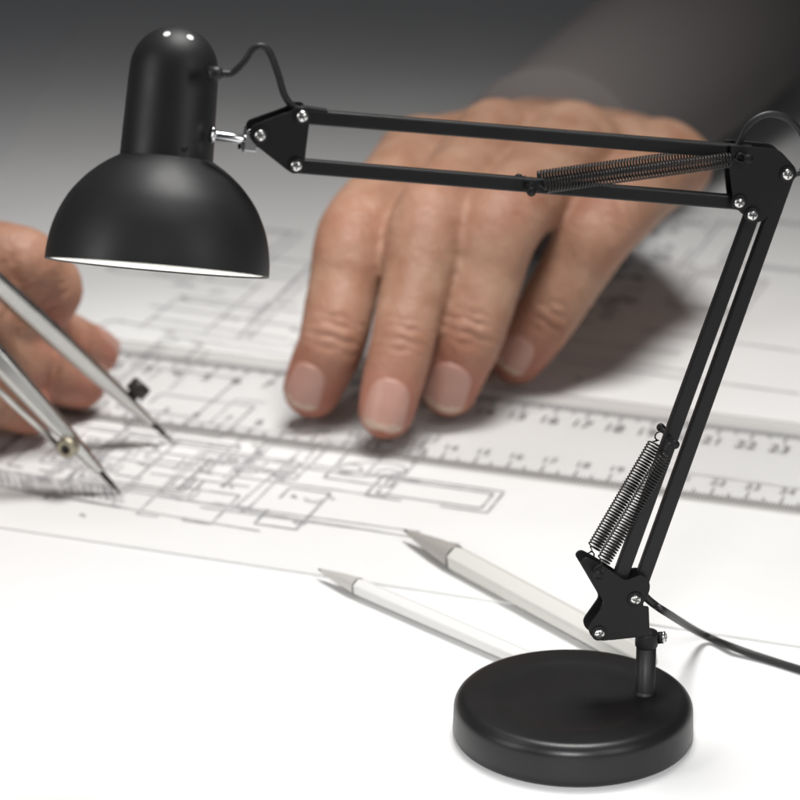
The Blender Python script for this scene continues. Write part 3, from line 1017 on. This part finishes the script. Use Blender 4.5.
link('reflector_lining', v, f, M_WHITE_IN, shade)
# bulb and ceramic holder
v, f = lathe([(0.030, 0)] + [(0.052 - 0.022 * math.cos(a), 0.022 * math.sin(a)) for a in [R_(x) for x in range(15, 121, 15)]] + [(0.075, 0.0145), (0.082, 0.0135), (0.082, 0)], SC_C, AX, 32)
link('bulb', v, f, M_BULB, shade)
v, f = lathe([(0.081, 0), (0.081, 0.018), (0.085, 0.02), (0.110, 0.02), (0.110, 0)], SC_C, AX, 32)
link('bulb_holder', v, f, M_CERAMIC, shade)
H = [(107.0, 45.0), (107.5, 46.6), (110, 46.8), (130, 46.4), (160, 45.6), (185, 45.0), (198, 44.4)]
dome = [(198 + 44.5 * math.sin(R_(a)), 44.4 * math.cos(R_(a)) ** 0.92) for a in (10, 20, 30, 40, 50, 60, 68, 76, 82, 86)] + [(242.8, 0)]
v, f = lathe([(a * kpx, b * kpx) for a, b in H + dome], SC_C, AX, 96)
hous = link('socket_housing', v, f, M_BLACK, lamp)
# white discs near the crown, painted as light through vent holes, and a small screw by the seam: placed on the housing surface
bvh = BVHTree.FromPolygons([Vector(q) for q in v], f)
def on_housing(px, py):
    r = ray(px, py).normalized()
    h = bvh.ray_cast(CAM, r)
    return h[0], h[1]
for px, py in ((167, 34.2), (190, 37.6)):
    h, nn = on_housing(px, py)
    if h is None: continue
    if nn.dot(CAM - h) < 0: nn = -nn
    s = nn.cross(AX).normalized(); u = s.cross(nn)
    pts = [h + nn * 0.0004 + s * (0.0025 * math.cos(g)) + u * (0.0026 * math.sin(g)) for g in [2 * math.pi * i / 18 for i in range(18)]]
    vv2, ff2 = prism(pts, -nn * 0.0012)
    link('vent_light_disc', vv2, ff2, M_VENT_LIGHT, hous, False)
h, nn = on_housing(184.5, 149)
if nn.dot(CAM - h) < 0: nn = -nn
v2, f2 = lathe([(-0.0005, 0), (-0.0005, 0.0022), (0.0006, 0.0020), (0.0006, 0.0009), (0.0001, 0)], h, nn, 16)
link('grub_screw', v2, f2, M_STEEL_BLACK, hous)
# grommet and the cords
g0 = arm(214, 73.5, 0)
v2, f2 = lathe([(-0.004, 0), (-0.004, 0.0052), (0.003, 0.0048), (0.0055, 0.0036), (0.0055, 0)], g0, EX, 18)
link('cord_grommet', v2, f2, M_CORD, hous)
def cord(P, r, name='power_cord'):
    v, f = tube(catmull(P, 8), r, 12)
    return link(name, v, f, M_CORD, lamp)
cord([g0 + EX * 0.004, arm(232, 73, 0), arm(244, 62), arm(253, 49.5), arm(262, 46.2), arm(270, 53), arm(278, 74), arm(284, 94), arm(291, 104.5), arm(299, 109.5), arm(312, 114)], 0.0024)
cord([arm(730, 153), arm(738, 144), arm(746, 128), arm(758, 117.5), arm(772, 114), arm(788, 119), arm(802, 134), arm(808, 154), arm(803, 170), arm(791, 176), arm(783, 186)], 0.0024)
g1 = arm(645, 596, -0.012)
e1 = at_z(812, 673, 0.0035); 
cord([arm(640, 585, -0.012), g1, arm(655, 605, -0.014), arm(668, 613.5, -0.020), at_z(700, 633, 0.012), at_z(735, 648, 0.006), at_z(770, 660, 0.0034), e1, at_z(870, 690, 0.0034), at_z(960, 694, 0.0034), at_z(1060, 680, 0.0034), at_z(1180, 640, 0.0034), at_z(1320, 560, 0.0034), at_z(1500, 520, 0.0034)], 0.0030)

# ------------------------------------------------------------------ light
w = bpy.data.worlds.new('World'); sc.world = w; w.use_nodes = True
bg = w.node_tree.nodes['Background']
bg.inputs['Color'].default_value = (0.9, 0.93, 1.0, 1)
bg.inputs['Strength'].default_value = 0.045

def aim(o, target):
    d = (Vector(target) - o.location).normalized()
    o.rotation_euler = d.to_track_quat('-Z', 'Y').to_euler()
def spot(name, loc, target, power, size, blend, radius, color=(1, 1, 1)):
    l = bpy.data.lights.new(name, 'SPOT'); l.energy = power; l.spot_size = R_(size); l.spot_blend = blend
    l.shadow_soft_size = radius; l.color = color
    o = bpy.data.objects.new(name, l); COL.objects.link(o); o.location = loc; aim(o, target); return o
def area(name, loc, target, power, sx, sy, color=(1, 1, 1), spread=180):
    l = bpy.data.lights.new(name, 'AREA'); l.energy = power; l.shape = 'RECTANGLE'; l.size = sx; l.size_y = sy; l.color = color
    l.spread = R_(spread)
    o = bpy.data.objects.new(name, l); COL.objects.link(o); o.location = loc; aim(o, target); return o

# broad overhead light on the drawing, fading out towards the back of the table
top = spot('overhead_lamp', (0.06, 0.47, 2.1), (0.0, 0.20, 0.0), 184, 90, 1.0, 0.38, (1.0, 0.985, 0.97))
top.scale = (1.5, 1, 1)
# weaker front light over the camera, on the lamp base and the near edge
key = spot('front_lamp', CAM + Vector((-0.12, 0.05, 0.28)), at_z(380, 980), 235, 21, 1.0, 0.25)
key.scale = (2.4, 1, 1)
# added fill spot, brightens the ruler beside the fingertips
spot('pool_fill_spot', (-0.42, 0.30, 1.7), at_z(232, 378), 42, 22, 1.0, 0.06)
# soft boxes that give the sheen on the black paint
area('left_softbox', (-1.40, -0.66, 0.85), arm(160, 180), 7, 0.35, 0.9)
area('right_softbox', (0.70, -0.85, 0.85), arm(160, 180), 4, 0.30, 0.8)

# ------------------------------------------------------------------ render settings
sc.render.engine = 'CYCLES'
sc.view_settings.view_transform = 'Standard'
sc.view_settings.look = 'None'
sc.view_settings.exposure = 0
sc.view_settings.gamma = 1
sc.cycles.use_denoising = True
sc.cycles.max_bounces = 8
sc.cycles.transparent_max_bounces = 12
sc.cycles.caustics_reflective = False
sc.cycles.caustics_refractive = False
